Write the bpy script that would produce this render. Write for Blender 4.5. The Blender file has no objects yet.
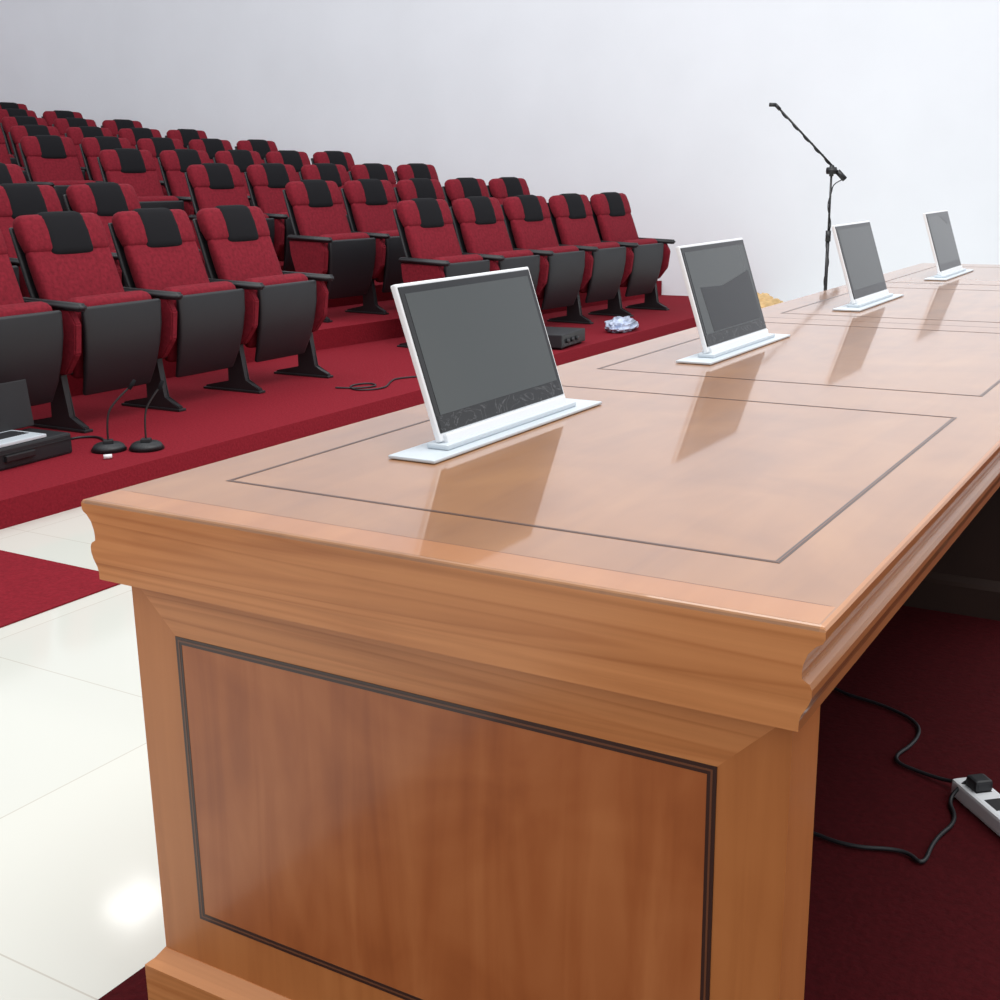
import bpy, bmesh, math, random
from mathutils import Vector, Matrix, Euler, noise
random.seed(3)
S=bpy.context.scene
S.view_settings.view_transform='Standard'
col=S.collection

# ------------------------------------------------------------ materials
def newmat(name):
    m=bpy.data.materials.new(name); m.use_nodes=True
    nt=m.node_tree; b=nt.nodes['Principled BSDF']; return m,nt,b
def simple(name,c,rough=.5,metal=0,noise=0,scale=30,bump=0,coat=0,spec=None):
    m,nt,b=newmat(name)
    b.inputs['Base Color'].default_value=(*c,1); b.inputs['Roughness'].default_value=rough
    b.inputs['Metallic'].default_value=metal
    if spec is not None: b.inputs['Specular IOR Level'].default_value=spec
    if coat: b.inputs['Coat Weight'].default_value=coat; b.inputs['Coat Roughness'].default_value=.08
    if noise or bump:
        tc=nt.nodes.new('ShaderNodeTexCoord'); n=nt.nodes.new('ShaderNodeTexNoise')
        n.inputs['Scale'].default_value=scale; n.inputs['Detail'].default_value=5
        nt.links.new(tc.outputs['Object'],n.inputs['Vector'])
        if noise:
            r=nt.nodes.new('ShaderNodeValToRGB')
            r.color_ramp.elements[0].position=.3; r.color_ramp.elements[1].position=.7
            r.color_ramp.elements[0].color=(*[v*(1-noise) for v in c],1)
            r.color_ramp.elements[1].color=(*[min(1,v*(1+noise)) for v in c],1)
            nt.links.new(n.outputs['Fac'],r.inputs[0]); nt.links.new(r.outputs[0],b.inputs['Base Color'])
        if bump:
            bp=nt.nodes.new('ShaderNodeBump'); bp.inputs['Strength'].default_value=bump; bp.inputs['Distance'].default_value=.01
            nt.links.new(n.outputs['Fac'],bp.inputs['Height']); nt.links.new(bp.outputs[0],b.inputs['Normal'])
    return m
def wood(name,c1,c2,c3,stretch,scale=3.0,rough=.3,coat=.4,burl=.5,cr=.1,lo=.32,hi=.7,rings=0):
    m,nt,b=newmat(name); L=nt.links
    tc=nt.nodes.new('ShaderNodeTexCoord')
    mp=nt.nodes.new('ShaderNodeMapping'); mp.inputs['Scale'].default_value=stretch
    L.new(tc.outputs['Object'],mp.inputs['Vector'])
    n=nt.nodes.new('ShaderNodeTexNoise'); n.inputs['Scale'].default_value=scale; n.inputs['Detail'].default_value=7; n.inputs['Distortion'].default_value=.8
    L.new(mp.outputs[0],n.inputs['Vector'])
    n2=nt.nodes.new('ShaderNodeTexNoise'); n2.inputs['Scale'].default_value=4.5; n2.inputs['Detail'].default_value=3; n2.inputs['Distortion'].default_value=1.2
    L.new(tc.outputs['Object'],n2.inputs['Vector'])
    mx=nt.nodes.new('ShaderNodeMix'); mx.data_type='FLOAT'; mx.inputs[0].default_value=burl
    L.new(n.outputs['Fac'],mx.inputs[2]); L.new(n2.outputs['Fac'],mx.inputs[3])
    r=nt.nodes.new('ShaderNodeValToRGB'); e=r.color_ramp.elements
    e[0].position=lo; e[0].color=(*c1,1); e[1].position=hi; e[1].color=(*c3,1)
    k=e.new((lo+hi)/2); k.color=(*c2,1)
    src=mx.outputs[0]
    L.new(src,r.inputs[0])
    out=r.outputs[0]
    if rings:
        n3=nt.nodes.new('ShaderNodeTexNoise'); n3.inputs['Scale'].default_value=1.0; n3.inputs['Detail'].default_value=1.5; n3.inputs['Distortion'].default_value=.3
        L.new(mp.outputs[0],n3.inputs['Vector'])
        mu=nt.nodes.new('ShaderNodeMath'); mu.operation='MULTIPLY'; mu.inputs[1].default_value=rings; L.new(n3.outputs['Fac'],mu.inputs[0])
        fr_=nt.nodes.new('ShaderNodeMath'); fr_.operation='FRACT'; L.new(mu.outputs[0],fr_.inputs[0])
        rr=nt.nodes.new('ShaderNodeValToRGB'); ee=rr.color_ramp.elements
        ee[0].position=0; ee[0].color=(1,1,1,1); ee[1].position=1; ee[1].color=(1,1,1,1)
        q=ee.new(.55); q.color=(1,1,1,1); q=ee.new(.85); q.color=(.86,.79,.72,1)
        L.new(fr_.outputs[0],rr.inputs[0])
        mm=nt.nodes.new('ShaderNodeMix'); mm.data_type='RGBA'; mm.blend_type='MULTIPLY'; mm.inputs[0].default_value=1
        L.new(r.outputs[0],mm.inputs[6]); L.new(rr.outputs[0],mm.inputs[7]); out=mm.outputs[2]
    L.new(out,b.inputs['Base Color'])
    b.inputs['Roughness'].default_value=rough; b.inputs['Coat Weight'].default_value=coat; b.inputs['Coat Roughness'].default_value=cr
    return m
M={}
M['wall']=simple('wall_paint',(.80,.835,.88),.85,noise=.02,scale=1.5)
M['maroon']=simple('maroon_fabric',(.175,.010,.020),.9,noise=.22,scale=60,bump=.15,spec=.2)
M['blackfab']=simple('black_fabric',(.008,.008,.010),.9,spec=.2)
M['blackpl']=simple('black_plastic',(.012,.013,.016),.5)
M['blackmt']=simple('black_metal',(.012,.012,.014),.4)
M['carpet']=simple('red_carpet',(.195,.011,.020),.95,noise=.15,scale=90,bump=.3,spec=.1)
M['carpet_shaded']=simple('shaded_red_carpet',(.055,.004,.006),.95,noise=.15,scale=90,bump=.3,spec=.1)  # red carpet with the under-desk shade put into its colour
M['white']=simple('white_metal',(.80,.83,.86),.35)
M['silver']=simple('silver_plate',(.58,.64,.69),.35,metal=.1)
M['bezel']=simple('black_bezel',(.013,.014,.016),.10)
M['screen']=simple('screen_glass',(.060,.070,.072),.12)
M['glossy']=simple('bare_screen_glass',(.006,.007,.009),.05)
M['tan']=simple('tan_canvas',(.62,.42,.20),.8,noise=.2,scale=20)
M['bag']=simple('plastic_bag_film',(.42,.48,.62),.25,noise=.5,scale=14)
M['inlay']=simple('dark_inlay',(.050,.024,.017),.35,coat=.3)
M['inlaymid']=simple('brown_inlay',(.17,.065,.03),.35,coat=.3)
M['wshade']=simple('shaded_wood',(.030,.013,.008),.6,noise=.15,scale=6)  # desk wood darkened in colour to paint the shade underneath
M['wtop']=wood('veneer_top',(.265,.102,.028),(.34,.14,.041),(.41,.18,.055),(6,.6,6),2.5,.32,.9,.55,.05)
M['wedge']=wood('solid_wood_edge',(.50,.185,.055),(.62,.245,.080),(.69,.285,.098),(.5,5,17),2.4,.35,.3,.15,.15,.36,.6,rings=9)
M['wedgeY']=wood('solid_wood_edge_long',(.38,.138,.038),(.44,.17,.049),(.50,.205,.062),(6,.7,9),2,.3,.7,.4,.06)
M['wframe']=wood('veneer_frame',(.45,.150,.040),(.52,.185,.052),(.57,.212,.064),(14,6,.8),2.5,.38,.25,.35,.15)
M['wpanel']=wood('veneer_panel',(.32,.086,.022),(.43,.130,.036),(.53,.185,.058),(8,3,.9),2.0,.38,.3,.45,.12,.35,.65)
def film():
    m,nt,b=newmat('protective_film'); L=nt.links
    tc=nt.nodes.new('ShaderNodeTexCoord'); mp=nt.nodes.new('ShaderNodeMapping'); mp.inputs['Scale'].default_value=(10,14,26)
    v=nt.nodes.new('ShaderNodeTexNoise'); v.inputs['Scale'].default_value=1.0; v.inputs['Detail'].default_value=5; v.inputs['Distortion'].default_value=2
    L.new(tc.outputs['Object'],mp.inputs[0]); L.new(mp.outputs[0],v.inputs['Vector'])
    r=nt.nodes.new('ShaderNodeValToRGB'); e=r.color_ramp.elements
    e[0].position=.485; e[0].color=(.015,.016,.018,1); e[1].position=.515; e[1].color=(.015,.016,.018,1)
    k=e.new(.5); k.color=(.09,.095,.10,1)
    L.new(v.outputs['Fac'],r.inputs[0]); L.new(r.outputs[0],b.inputs['Base Color']); b.inputs['Roughness'].default_value=.2
    return m
M['film']=film()
def tile():
    m,nt,b=newmat('white_floor_tile'); L=nt.links
    tc=nt.nodes.new('ShaderNodeTexCoord')
    br=nt.nodes.new('ShaderNodeTexBrick'); br.offset=0; br.squash=1
    br.inputs['Scale'].default_value=1; br.inputs['Mortar Size'].default_value=.0018; br.inputs['Mortar Smooth'].default_value=.3
    br.inputs['Brick Width'].default_value=.8; br.inputs['Row Height'].default_value=.8
    br.inputs['Color1'].default_value=(.66,.67,.615,1); br.inputs['Color2'].default_value=(.64,.655,.605,1); br.inputs['Mortar'].default_value=(.52,.50,.44,1)
    L.new(tc.outputs['Object'],br.inputs['Vector']); L.new(br.outputs['Color'],b.inputs['Base Color'])
    b.inputs['Roughness'].default_value=.09
    return m
M['tile']=tile()

# ------------------------------------------------------------ mesh helpers
def mkobj(name,bm,mats,parent=None,loc=(0,0,0),rot=None,smooth=False):
    me=bpy.data.meshes.new(name); bmesh.ops.recalc_face_normals(bm,faces=bm.faces[:]); bm.to_mesh(me); bm.free()
    for m in mats: me.materials.append(M[m])
    if smooth:
        for p in me.polygons: p.use_smooth=True
    o=bpy.data.objects.new(name,me); col.objects.link(o); o.location=loc
    if rot: o.rotation_euler=rot
    if parent: o.parent=parent
    return o
def empty(name,loc=(0,0,0),rot=(0,0,0)):
    o=bpy.data.objects.new(name,None); col.objects.link(o); o.location=loc; o.rotation_euler=rot; o.empty_display_size=.1; return o
def add(bm,t,mi=0,smooth=False):
    t.verts.index_update()
    vm=[bm.verts.new(v.co) for v in t.verts]
    for f in t.faces:
        try:
            nf=bm.faces.new([vm[v.index] for v in f.verts]); nf.material_index=mi; nf.smooth=smooth
        except ValueError: pass
    t.free()
def box(bm,lo,hi,mi=0,bev=0,mat=None,seg=2):
    t=bmesh.new(); bmesh.ops.create_cube(t,size=1)
    for v in t.verts:
        v.co=Vector([lo[i]+(v.co[i]+.5)*(hi[i]-lo[i]) for i in range(3)])
    if bev: bmesh.ops.bevel(t,geom=t.edges[:],offset=bev,segments=seg,affect='EDGES',profile=.6)
    if mat is not None: t.transform(mat)
    add(bm,t,mi,False)
def loft(bm,secs,mi=0,n=24,p=4.0,endr=.7,bulge=0):
    P=[Vector((s[0],0,s[1])) for s in secs]
    full=[]
    for i,s in enumerate(secs):
        if i==0: t=P[1]-P[0]
        elif i==len(secs)-1: t=P[-1]-P[-2]
        else: t=P[i+1]-P[i-1]
        t.normalize(); nrm=Vector((t.z,0,-t.x))
        full.append((P[i],t,nrm,s[2],s[3]))
    def cap(sec,sign):
        c,t,nrm,w,h=sec; out=[]
        for a in (30,60,82):
            a=math.radians(a); sc=1-math.cos(a)
            out.append((c+t*sign*h*endr*math.sin(a),t,nrm,w-h*endr*sc,h*max(.08,math.cos(a)**.7)))
        return out
    seq=cap(full[0],-1)[::-1]+full+cap(full[-1],1)
    rings=[]
    for c,t,nrm,w,h in seq:
        ring=[]
        for k in range(n):
            a=2*math.pi*k/n; ca,sa=math.cos(a),math.sin(a)
            y=w*math.copysign(abs(ca)**(2/p),ca); q=h*math.copysign(abs(sa)**(2/p),sa)
            off=bulge*(y/w)**2 if w else 0
            ring.append(bm.verts.new(c+nrm*(q+off)+Vector((0,y,0))))
        rings.append(ring)
    for r0,r1 in zip(rings,rings[1:]):
        for k in range(n):
            f=bm.faces.new([r0[k],r0[(k+1)%n],r1[(k+1)%n],r1[k]]); f.material_index=mi; f.smooth=True
    for r in (rings[0],rings[-1]):
        f=bm.faces.new(r); f.material_index=mi; f.smooth=True
def prism_xz(bm,pts,y0,y1,mi=0,bev=.004):
    t=bmesh.new(); a=[t.verts.new((x,y0,z)) for x,z in pts]; b=[t.verts.new((x,y1,z)) for x,z in pts]
    t.faces.new(a); t.faces.new(b[::-1]); n=len(pts)
    for i in range(n): t.faces.new([a[i],a[(i+1)%n],b[(i+1)%n],b[i]])
    if bev: bmesh.ops.bevel(t,geom=t.edges[:],offset=bev,segments=2,affect='EDGES')
    add(bm,t,mi,False)
def cyl(bm,p0,p1,r0,r1=None,mi=0,n=16):
    r1=r0 if r1 is None else r1
    p0=Vector(p0);p1=Vector(p1); d=p1-p0
    t=bmesh.new(); bmesh.ops.create_cone(t,cap_ends=True,segments=n,radius1=r0,radius2=r1,depth=d.length)
    q=Vector((0,0,1)).rotation_difference(d.normalized())
    t.transform(Matrix.Translation((p0+p1)/2)@q.to_matrix().to_4x4()); add(bm,t,mi,True)
def tube(name,pts,r,mat,parent=None,cyc=False):
    c=bpy.data.curves.new(name,'CURVE'); c.dimensions='3D'; c.bevel_depth=r; c.bevel_resolution=3; c.resolution_u=8
    s=c.splines.new('NURBS'); s.points.add(len(pts)-1)
    for i,p in enumerate(pts): s.points[i].co=(*p,1)
    s.use_endpoint_u=True; s.order_u=3; c.materials.append(M[mat])
    o=bpy.data.objects.new(name,c); col.objects.link(o)
    if parent: o.parent=parent
    return o

# ------------------------------------------------------------ room
YW=9.4
bm=bmesh.new(); box(bm,(-3.30,-4,-.1),(5,YW,0)); mkobj('floor',bm,['tile'])
bm=bmesh.new(); box(bm,(-16.2,YW,-.1),(5,YW+.15,6)); mkobj('wall_right',bm,['wall'])
bm=bmesh.new(); box(bm,(-16.35,-4,-.1),(-16.2,YW+.15,6)); mkobj('wall_rear',bm,['wall'])
bm=bmesh.new(); box(bm,(-1.02,-4,.0005),(4.9,YW-.01,.005)); mkobj('carpet_runner',bm,['carpet_shaded'])
bm=bmesh.new(); box(bm,(-3.2,-4,.0005),(-2.47,1.40,.005)); mkobj('carpet_runner.001',bm,['carpet'])
NR=10; PIT=.97; RISE=.128; Z0=.10; TH=math.radians(6.5)
YE=YW-.003
def slab(name,pts,z0,z1):
    bm=bmesh.new()
    a=[bm.verts.new((x,y,z0)) for x,y in pts]; b=[bm.verts.new((x,y,z1)) for x,y in pts]; n=len(pts)
    bm.faces.new(a[::-1]); bm.faces.new(b)
    for i in range(n): bm.faces.new([a[i],a[(i+1)%n],b[(i+1)%n],b[i]])
    mkobj(name,bm,['carpet'])
def fr(i): return -4.19-PIT*i+.36
kx=math.tan(TH)
for i in range(NR+1):
    z=Z0+RISE*i
    if i==0: A=[(-3.30,-4),(-3.30,4.8),(-3.30,YE)]
    else: A=[(fr(i),-4),(fr(i),4.8),(fr(i)+(YE-4.8)*kx,YE)]
    if i<NR: B=[(fr(i+1),-4),(fr(i+1),4.8),(fr(i+1)+(YE-4.8)*kx,YE)]
    else: B=[(-16.19,-4),(-16.19,4.8),(-16.19,YE)]
    slab('floor_tier_%d'%(i+1),A+B[::-1],-.1,z)

# ------------------------------------------------------------ auditorium chairs
def chair_mesh(name,both):
    bm=bmesh.new()
    loft(bm,[(-.015,.40,.212,.040),(-.052,.50,.220,.050),(-.094,.61,.224,.048),(-.130,.71,.226,.042),(-.143,.75,.226,.036)],0,n=28,bulge=.010)
    loft(bm,[(-.146,.772,.228,.044),(-.172,.825,.230,.055),(-.195,.880,.228,.052)],0,n=28,bulge=.008)
    loft(bm,[(-.142,.758,.122,.050),(-.172,.825,.124,.061),(-.198,.886,.122,.058)],1,n=24,p=7)
    loft(bm,[(-.09,.34,.20,.012),(-.125,.50,.220,.014),(-.17,.64,.224,.014),(-.212,.78,.226,.014),(-.24,.86,.224,.012)],2,n=24)
    loft(bm,[(.055,.24,.205,.040),(.070,.34,.222,.060),(.09,.44,.230,.067),(.100,.530,.230,.060)],0,n=28)
    loft(bm,[(.10,.150,.195,.012),(.135,.24,.207,.018),(.16,.34,.216,.020),(.175,.43,.222,.020),(.180,.525,.224,.016)],2,n=24,p=6)
    box(bm,(.0,-.235,.235),(.06,.235,.28),3,.006)
    for s in ((-1,1) if both else (-1,)):
        y=s*.2775
        prism_xz(bm,[(-.13,.535),(.18,.530),(.215,.47),(.195,.34),(.12,.25),(.0,.23),(-.08,.32),(-.12,.44)],y-.019,y+.019,0,.006)
        prism_xz(bm,[(-.02,.32),(.08,.32),(.09,.20),(.11,.06),(.20,.022),(.20,0),(-.17,0),(-.17,.02),(.0,.05),(.0,.2)],y-.016,y+.016,3,.004)
        t=bmesh.new(); bmesh.ops.create_cube(t,size=1)
        for v in t.verts:
            v.co=Vector((.055+v.co.x*.40, y+v.co.y*.052, .552+v.co.z*.034-(.010 if v.co.x>0 else -.004)))
        bmesh.ops.bevel(t,geom=t.edges[:],offset=.010,segments=3,affect='EDGES'); add(bm,t,2,True)
        box(bm,(-.18,y-.024,0),(.21,y+.024,.012),3,.003)
    bmesh.ops.recalc_face_normals(bm,faces=bm.faces[:])
    me=bpy.data.meshes.new(name); bm.to_mesh(me); bm.free()
    for m in ('maroon','blackfab','blackpl','blackmt'): me.materials.append(M[m])
    return me
cA=chair_mesh('auditorium_chair_mesh',False); cB=chair_mesh('auditorium_chair_end_mesh',True)
def put_chair(me,x,y,z,rz):
    o=bpy.data.objects.new('auditorium_chair',me); col.objects.link(o); o.location=(x,y,z+.0005); o.rotation_euler=(0,0,rz)
for i in range(NR):
    z=Z0+RISE*i
    if i<7:
        for k in range(6):
            put_chair(cB if k==0 else cA,-4.18-PIT*i,3.945-.560*k,z,0)
    ox=-4.18-math.cos(TH)*PIT*i; oy=5.71+math.sin(TH)*PIT*i*.55
    for k in range(5):
        put_chair(cB if k==4 else cA, ox+math.sin(TH)*.560*k, oy+math.cos(TH)*.560*k, z, -TH)

# ------------------------------------------------------------ desk
H=.76; DW=.953; DL=4.63; MH=.104; YF=.004
desk=empty('conference_desk')
bm=bmesh.new()
sc_=MH/.111
prof=[(.006,0),(.002,.001),(0,.004),(0,.013),(.002,.017),(.008,.021),(.015,.030),(.0185,.041),(.0195,.050),(.019,.056),(.012,.060),(.0095,.066),(.0095,.074),(.0125,.083),(.018,.093),(.020,.100),(.020,.111)]
prof=[(a,H-b*sc_) for a,b in prof]
sec=[(-DW+i,z) for i,z in prof][::-1]+[(-i,z) for i,z in prof]
ys=[(0.0,-.005),(.0008,-.0022),(.0022,-.0008),(.005,0)]
def ring2(y,dz):
    return [bm.verts.new((x,y,min(z,H+dz))) for x,z in sec]
R_=[ring2(YF+y,dz) for y,dz in ys]+[ring2(DL-y,dz) for y,dz in ys[::-1]]
for a,b in zip(R_,R_[1:]):
    n=len(a)
    for k in range(n):
        f=bm.faces.new([a[k],a[(k+1)%n],b[(k+1)%n],b[k]])
        f.material_index=2 if (abs(a[k].co.x-a[(k+1)%n].co.x)>.5 and a[k].co.z>H-.01) else 1
f=bm.faces.new(R_[0]); f.material_index=0
f=bm.faces.new(R_[-1]); f.material_index=0
mkobj('tabletop',bm,['wedge','wedgeY','wtop'],desk)
bm=bmesh.new()
def frame(bm,x0,x1,y0,y1,z,w,h=.0006,mi=0):
    box(bm,(x0,y0,z),(x1,y0+w,z+h),mi); box(bm,(x0,y1-w,z),(x1,y1,z+h),mi)
    box(bm,(x0,y0+w,z),(x0+w,y1-w,z+h),mi); box(bm,(x1-w,y0+w,z),(x1,y1-w,z+h),mi)
for y0,y1 in ((.162,1.042),(1.26,2.20),(2.43,3.37),(3.58,4.46)):
    frame(bm,-DW+.098,-.095,y0,y1,H-.0003,.0065)
    frame(bm,-DW+.1005,-.0975,y0+.0025,y1-.0025,H-.0002,.0015,.0007,1)
box(bm,(-DW+.01,2.314,H-.0003),(-.01,2.316,H+.0002),0)
box(bm,(-DW+.03,.060,H-.0003),(-.012,.0612,H+.00015),1)
mkobj('top_inlay',bm,['inlay','inlaymid'],desk)
bm=bmesh.new(); box(bm,(-DW+.008,YF+.006,H-.0005),(-.008,.060,H+.00008),0); mkobj('end_border_band',bm,['wedgeY'],desk)
bm=bmesh.new()
def pedestal(y0,y1,m0=0):
    xa,xb=-DW+.040,-.035; z1=H-MH
    box(bm,(xa,y0,.005),(xb,y1,z1+.0005),m0)
    dx=.022; m2=2 if m0==0 else m0
    box(bm,(xa-dx,y0-dx,.005),(xb+dx,y1+dx,.082),m2)
    t=bmesh.new(); L=[]
    for d,z in ((.022,.082),(.012,.090),(.001,.105)):
        L.append([t.verts.new(c) for c in ((xa-d,y0-d,z),(xb+d,y0-d,z),(xb+d,y1+d,z),(xa-d,y1+d,z))])
    for a,b in zip(L,L[1:]):
        for k in range(4): t.faces.new([a[k],a[(k+1)%4],b[(k+1)%4],b[k]])
    t.faces.new(L[-1]); add(bm,t,m2)
pedestal(.037,.125); pedestal(2.27,2.36,3); pedestal(4.505,4.593)  # middle pedestal gets the painted-shade wood
mkobj('pedestals',bm,['wframe','wpanel','wedge','wshade'],desk)
xa,xb=-DW+.040,-.035; ix0,ix1=xa+.073,xb-.073; iz0,iz1=.175,.585
bm=bmesh.new()
def framexz(x0,x1,z0,z1,y,w,d,mi):
    box(bm,(x0,y-d,z0),(x1,y+.002,z0+w),mi); box(bm,(x0,y-d,z1-w),(x1,y+.002,z1),mi)
    box(bm,(x0,y-d,z0+w),(x0+w,y+.002,z1-w),mi); box(bm,(x1-w,y-d,z0+w),(x1,y+.002,z1-w),mi)
box(bm,(ix0,.0364,iz0),(ix1,.040,iz1),0)
framexz(ix0,ix1,iz0,iz1,.037,.010,.0010,1)
framexz(ix0+.004,ix1-.004,iz0+.004,iz1-.004,.037,.0022,.0013,2)
t=bmesh.new()
hv=[t.verts.new(c) for c in ((xa,.0367,H-MH),(xb,.0367,H-MH),(ix1,.0367,iz1),(ix0,.0367,iz1))]
t.faces.new(hv); add(bm,t,3)
mkobj('end_panel_inlay',bm,['wpanel','inlay','inlaymid','wedge'],desk)
bm=bmesh.new()
xm=-DW+.040; zt=H-MH+.0005
box(bm,(xm,.125,.06),(xm+.02,2.27,zt),0); box(bm,(xm,2.36,.06),(xm+.02,4.505,zt),0)
mkobj('modesty_panel',bm,['wframe'],desk)
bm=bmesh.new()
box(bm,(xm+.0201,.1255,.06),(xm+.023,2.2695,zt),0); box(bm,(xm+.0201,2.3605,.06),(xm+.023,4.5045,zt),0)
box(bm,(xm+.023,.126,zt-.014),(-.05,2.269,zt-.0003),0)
mkobj('inner_shade_lining',bm,['wshade'],desk)  # thin sheets added to carry painted shade on the inner faces

# ------------------------------------------------------------ monitors
def monitor(yc,dark=None):
    e=empty('pop_up_monitor',(-.70,yc,H+.0008))
    bm=bmesh.new(); box(bm,(-.040,-.262,0),(.040,.262,.005),0,.002)
    box(bm,(-.016,-.20,.005),(.022,.20,.013),0,.003)
    mkobj('base_plate',bm,['silver'],e)
    R=Matrix.Translation((0,0,.013))@Matrix.Rotation(math.radians(-18),4,'Y')
    bm=bmesh.new(); w=.194; h=.236
    box(bm,(-.003,-w,.0),(.006,w,h),0,.003,R,3)
    box(bm,(-.010,-w+.01,-.006),(.012,w-.01,.010),0,.003,R)
    box(bm,(-.014,-w+.05,.03),(-.002,w-.05,h-.04),0,.004,R)
    mkobj('housing',bm,['white'],e)
    bm=bmesh.new(); box(bm,(.004,-w+.005,.012),(.0075,w-.005,h-.005),0,.001,R,1); mkobj('bezel',bm,['bezel'],e)
    Y0,Y1,Z0_,Z1_=-w+.016,w-.016,.038,h-.016
    bm=bmesh.new(); box(bm,(.007,Y0,Z0_),(.0080,Y1,Z1_),0,0,R); mkobj('display',bm,['screen'],e)
    bm=bmesh.new(); box(bm,(.0072,-w+.008,.0135),(.0079,w-.008,.037),0,0,R); mkobj('protective_film',bm,['film'],e)
    if dark:
        bm=bmesh.new(); vs=[bm.verts.new(R@Vector((.0084,Y0+u*(Y1-Y0),Z1_-v*(Z1_-Z0_)))) for u,v in dark]
        bm.faces.new(vs); mkobj('unfilmed_glass',bm,['glossy'],e)
    return e
monitor(.632); monitor(1.665,[(.10,.44),(.45,.47),(.97,.34),(.985,.99),(.13,.99)]); monitor(2.81); monitor(3.97,[(.55,.02),(.98,.02),(.98,.2),(.85,.22)])

# ------------------------------------------------------------ boom mic stand
ms=empty('microphone_stand',(-2.08,7.04,0.0005))
bm=bmesh.new()
cyl(bm,(0,0,.20),(0,0,.75),.011); cyl(bm,(0,0,.7),(0,0,1.17),.007)
for a in (20,140,260):
    a=math.radians(a); cyl(bm,(0,0,.24),(.32*math.cos(a),.32*math.sin(a),.012),.008)
    cyl(bm,(.30*math.cos(a),.30*math.sin(a),.024),(.335*math.cos(a),.335*math.sin(a),.012),.012)
cyl(bm,(0,0,.72),(0,0,.79),.017); cyl(bm,(0,0,.2),(0,0,.27),.020)
mkobj('tripod',bm,['blackmt'],ms)
bm=bmesh.new()
cyl(bm,(-.030,0,1.165),(.030,0,1.165),.022); cyl(bm,(0,0,1.13),(0,0,1.2),.014)
e0=Vector((.075,.046,1.11)); e1=Vector((-.315,-.191,1.565)); cyl(bm,e0,e1,.0065)
cyl(bm,e0,e0+(e1-e0).normalized()*.07,.018)
d=(e1-e0).normalized(); cyl(bm,e1-d*.03,e1+d*.015,.011); cyl(bm,e1+d*.01,e1+d*.02+Vector((-.03,-.015,-.005)),.012)
mkobj('boom',bm,['blackmt'],ms)
pts=[e0.lerp(e1,t)+Vector((.010*math.sin(t*40),0,.010*math.cos(t*40)-.004)) for t in [i/24 for i in range(25)]]
pts=[Vector(p) for p in pts][::-1]+[Vector((.014*math.cos(k*1.3),.014*math.sin(k*1.3),1.08-k*.05)) for k in range(20)]
tube('mic_cable',pts,.0035,'blackpl',ms)

# ------------------------------------------------------------ gooseneck mics on the platform
def goose(x,y,rz,lean):
    e=empty('gooseneck_microphone',(x,y,Z0+.0005),(0,0,rz))
    bm=bmesh.new(); t=bmesh.new()
    bmesh.ops.create_cone(t,cap_ends=True,segments=28,radius1=.075,radius2=.055,depth=.03)
    bmesh.ops.translate(t,verts=t.verts[:],vec=(0,0,.015)); bmesh.ops.bevel(t,geom=t.edges[:],offset=.006,segments=2,affect='EDGES'); add(bm,t,0,True)
    box(bm,(-.02,-.018,.028),(.02,.018,.045),0,.004); mkobj('base',bm,['blackpl'],e,smooth=False)
    tube('gooseneck',[(0,0,.04),(0,0,.14),(lean*.4,0,.20),(lean,0,.25)],.004,'blackmt',e)
    bm=bmesh.new(); cyl(bm,(lean,0,.245),(lean*1.25,0,.28),.008,.007); mkobj('capsule',bm,['blackfab'],e)
goose(-3.60,2.33,.9,.10); goose(-3.48,2.42,.6,.07)
tube('audio_cable',[(-3.66,2.36,.106),(-3.80,2.50,.106),(-3.93,2.44,.106),(-3.90,2.36,.106)],.005,'blackpl')
tube('audio_cable',[(-3.72,3.95,.106),(-3.60,3.98,.106),(-3.55,4.10,.106),(-3.66,4.16,.106),(-3.70,4.02,.106),(-3.56,3.92,.106),(-3.47,4.05,.106),(-3.58,4.24,.106),(-3.62,4.36,.106),(-3.5,4.5,.106)],.0045,'blackpl')

# black case with an open laptop on it
ec=empty('equipment_case',(-3.80,1.99,Z0+.0005),(0,0,.05))
bm=bmesh.new(); box(bm,(-.12,-.30,0),(.115,.235,.085),0,.010); box(bm,(.11,-.10,.03),(.13,.04,.055),1,.004); box(bm,(-.122,-.302,.056),(.117,.237,.062),1,.001)
mkobj('case_body',bm,['blackpl','blackmt'],ec)
lp_=empty('laptop',(-3.80,2.02,Z0+.0865),(0,0,.05))
bm=bmesh.new(); box(bm,(-.09,-.30,0),(.105,.09,.014),0,.004); box(bm,(-.07,-.28,.0135),(.03,.07,.0155),1,.001)
R=Matrix.Translation((-.09,0,.012))@Matrix.Rotation(math.radians(-6),4,'Y')
box(bm,(-.006,-.30,0),(.003,.20,.19),1,.003,R); mkobj('laptop_body',bm,['silver','blackpl'],lp_)

am=empty('amplifier_unit',(-3.50,5.92,Z0+.0005),(0,0,.1))
bm=bmesh.new(); box(bm,(-.14,-.20,.012),(.14,.20,.095),0,.006)
for sx in(-1,1):
    for sy in(-1,1): cyl(bm,(sx*.11,sy*.16,0),(sx*.11,sy*.16,.014),.016)
for k in range(3): cyl(bm,(.139,-.12+.08*k,.05),(.155,-.12+.08*k,.05),.014)
mkobj('case',bm,['blackpl'],am)
def crumple(name,loc,sc,mat,seed,fr=1.7,sm=False):
    bm=bmesh.new(); bmesh.ops.create_icosphere(bm,subdivisions=4,radius=1)
    for v in bm.verts:
        p=v.co.copy(); k=1+.35*noise.noise(p*fr+Vector((seed,0,0)))+.25*abs(noise.noise(p*5+Vector((0,seed,0))))
        v.co=Vector((p.x*sc[0]*k,p.y*sc[1]*k,max(0,(p.z*.8+.55)*sc[2]*k)))
    mkobj(name,bm,[mat],loc=loc,smooth=sm)
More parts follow.
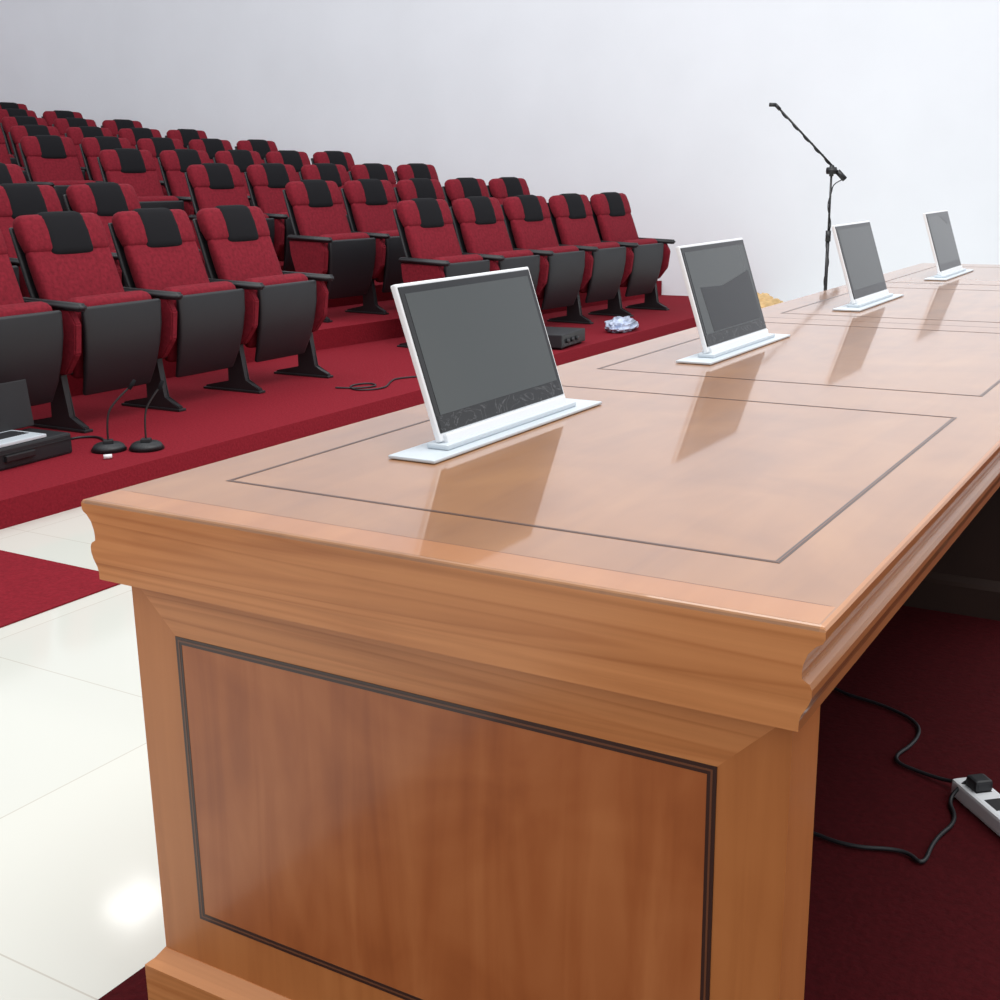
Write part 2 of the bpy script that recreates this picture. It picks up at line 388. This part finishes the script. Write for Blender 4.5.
crumple('plastic_bag',(-3.44,6.80,Z0+.0005),(.09,.17,.065),'bag',4,2.6)
crumple('canvas_bag',(-2.98,8.5,0.0005),(.16,.17,.15),'tan',9)
bm=bmesh.new(); cyl(bm,(-3.49,2.205,.110),(-3.47,2.23,.110),.009); mkobj('cable_connector',bm,['white'])

# power strip & cables under the desk
ps=empty('power_strip',(.035,1.13,.0055),(0,0,math.radians(-48)))
bm=bmesh.new(); box(bm,(-.15,-.028,0),(.15,.028,.034),0,.006)
for k in range(4): box(bm,(-.125+k*.065,-.016,.033),(-.085+k*.065,.016,.0345),1)
box(bm,(-.12,-.018,.034),(-.085,.018,.056),1,.006)
mkobj('outlet_body',bm,['white','blackpl'],ps)
tube('power_cable',[(-.60,1.75,.011),(-.42,1.58,.011),(-.30,1.56,.011),(-.20,1.50,.011),(-.19,1.40,.011),(-.22,1.30,.011),(-.14,1.27,.011),(-.075,1.245,.02),(-.05,1.225,.045)],.0038,'blackpl')
tube('power_cable',[(-.45,.86,.011),(-.30,.96,.011),(-.20,.93,.011),(-.109,.974,.011),(-.07,.93,.011),(-.075,1.03,.011),(-.05,1.12,.011),(-.09,1.2,.011),(-.055,1.215,.045)],.0038,'blackpl')
tube('power_cable',[(-.80,2.25,.40),(-.5,2.255,.36),(-.2,2.255,.37),(-.03,2.25,.42)],.004,'blackpl')

# ------------------------------------------------------------ ceiling lamp + lights
M['lamp'],nt,b=newmat('lamp_diffuser'); b.inputs['Emission Color'].default_value=(1,1,1,1); b.inputs['Emission Strength'].default_value=9
e=empty('ceiling_light',(-6.2,4.4,4.0))
bm=bmesh.new(); box(bm,(-.20,-.24,0),(.20,.24,.06),0,.01); mkobj('lamp_housing',bm,['white'],e)
bm=bmesh.new(); box(bm,(-.17,-.21,-.006),(.17,.21,.001)); mkobj('diffuser',bm,['lamp'],e)
for s in(-1,1):
    bm=bmesh.new(); cyl(bm,(0,s*.2,.05),(0,s*.2,2),.004); mkobj('hanger',bm,['blackmt'],e)
def area(name,loc,size,en,tgt,c=(1,1,1)):
    l=bpy.data.lights.new(name,'AREA'); l.shape='RECTANGLE'; l.size=size[0]; l.size_y=size[1]; l.energy=en; l.color=c
    o=bpy.data.objects.new(name,l); col.objects.link(o); o.location=loc
    o.rotation_euler=(Vector(tgt)-Vector(loc)).to_track_quat('-Z','Y').to_euler()
area('area_light_ceiling',(0,2.5,5.2),(5,6),300,(0,2.5,0),(1,.98,.94))
area('area_fill_wall',(-4,3.5,6.5),(7,2),230,(-4,9.4,2.2),(.97,.985,1))  # unseen fill light added to brighten the far wall
w=bpy.data.worlds.new('world'); S.world=w; w.use_nodes=True
w.node_tree.nodes['Background'].inputs[0].default_value=(.955,.97,1,1); w.node_tree.nodes['Background'].inputs[1].default_value=.95

# ------------------------------------------------------------ camera
cd=bpy.data.cameras.new('camera'); co=bpy.data.objects.new('camera',cd); col.objects.link(co); S.camera=co
f,pi_,ya,ro=1220.86,.2569,-.5457,-.0153
cd.sensor_width=36; cd.lens=36*f/1000; cd.clip_end=100
fw=Vector((math.sin(ya)*math.cos(pi_),math.cos(ya)*math.cos(pi_),-math.sin(pi_)))
r=Vector((math.cos(ya),-math.sin(ya),0)); u=r.cross(fw)
r2=r*math.cos(ro)+u*math.sin(ro); u2=-r*math.sin(ro)+u*math.cos(ro)
co.matrix_world=Matrix(((r2.x,u2.x,-fw.x,.2783),(r2.y,u2.y,-fw.y,-1.0007),(r2.z,u2.z,-fw.z,1.1436),(0,0,0,1)))
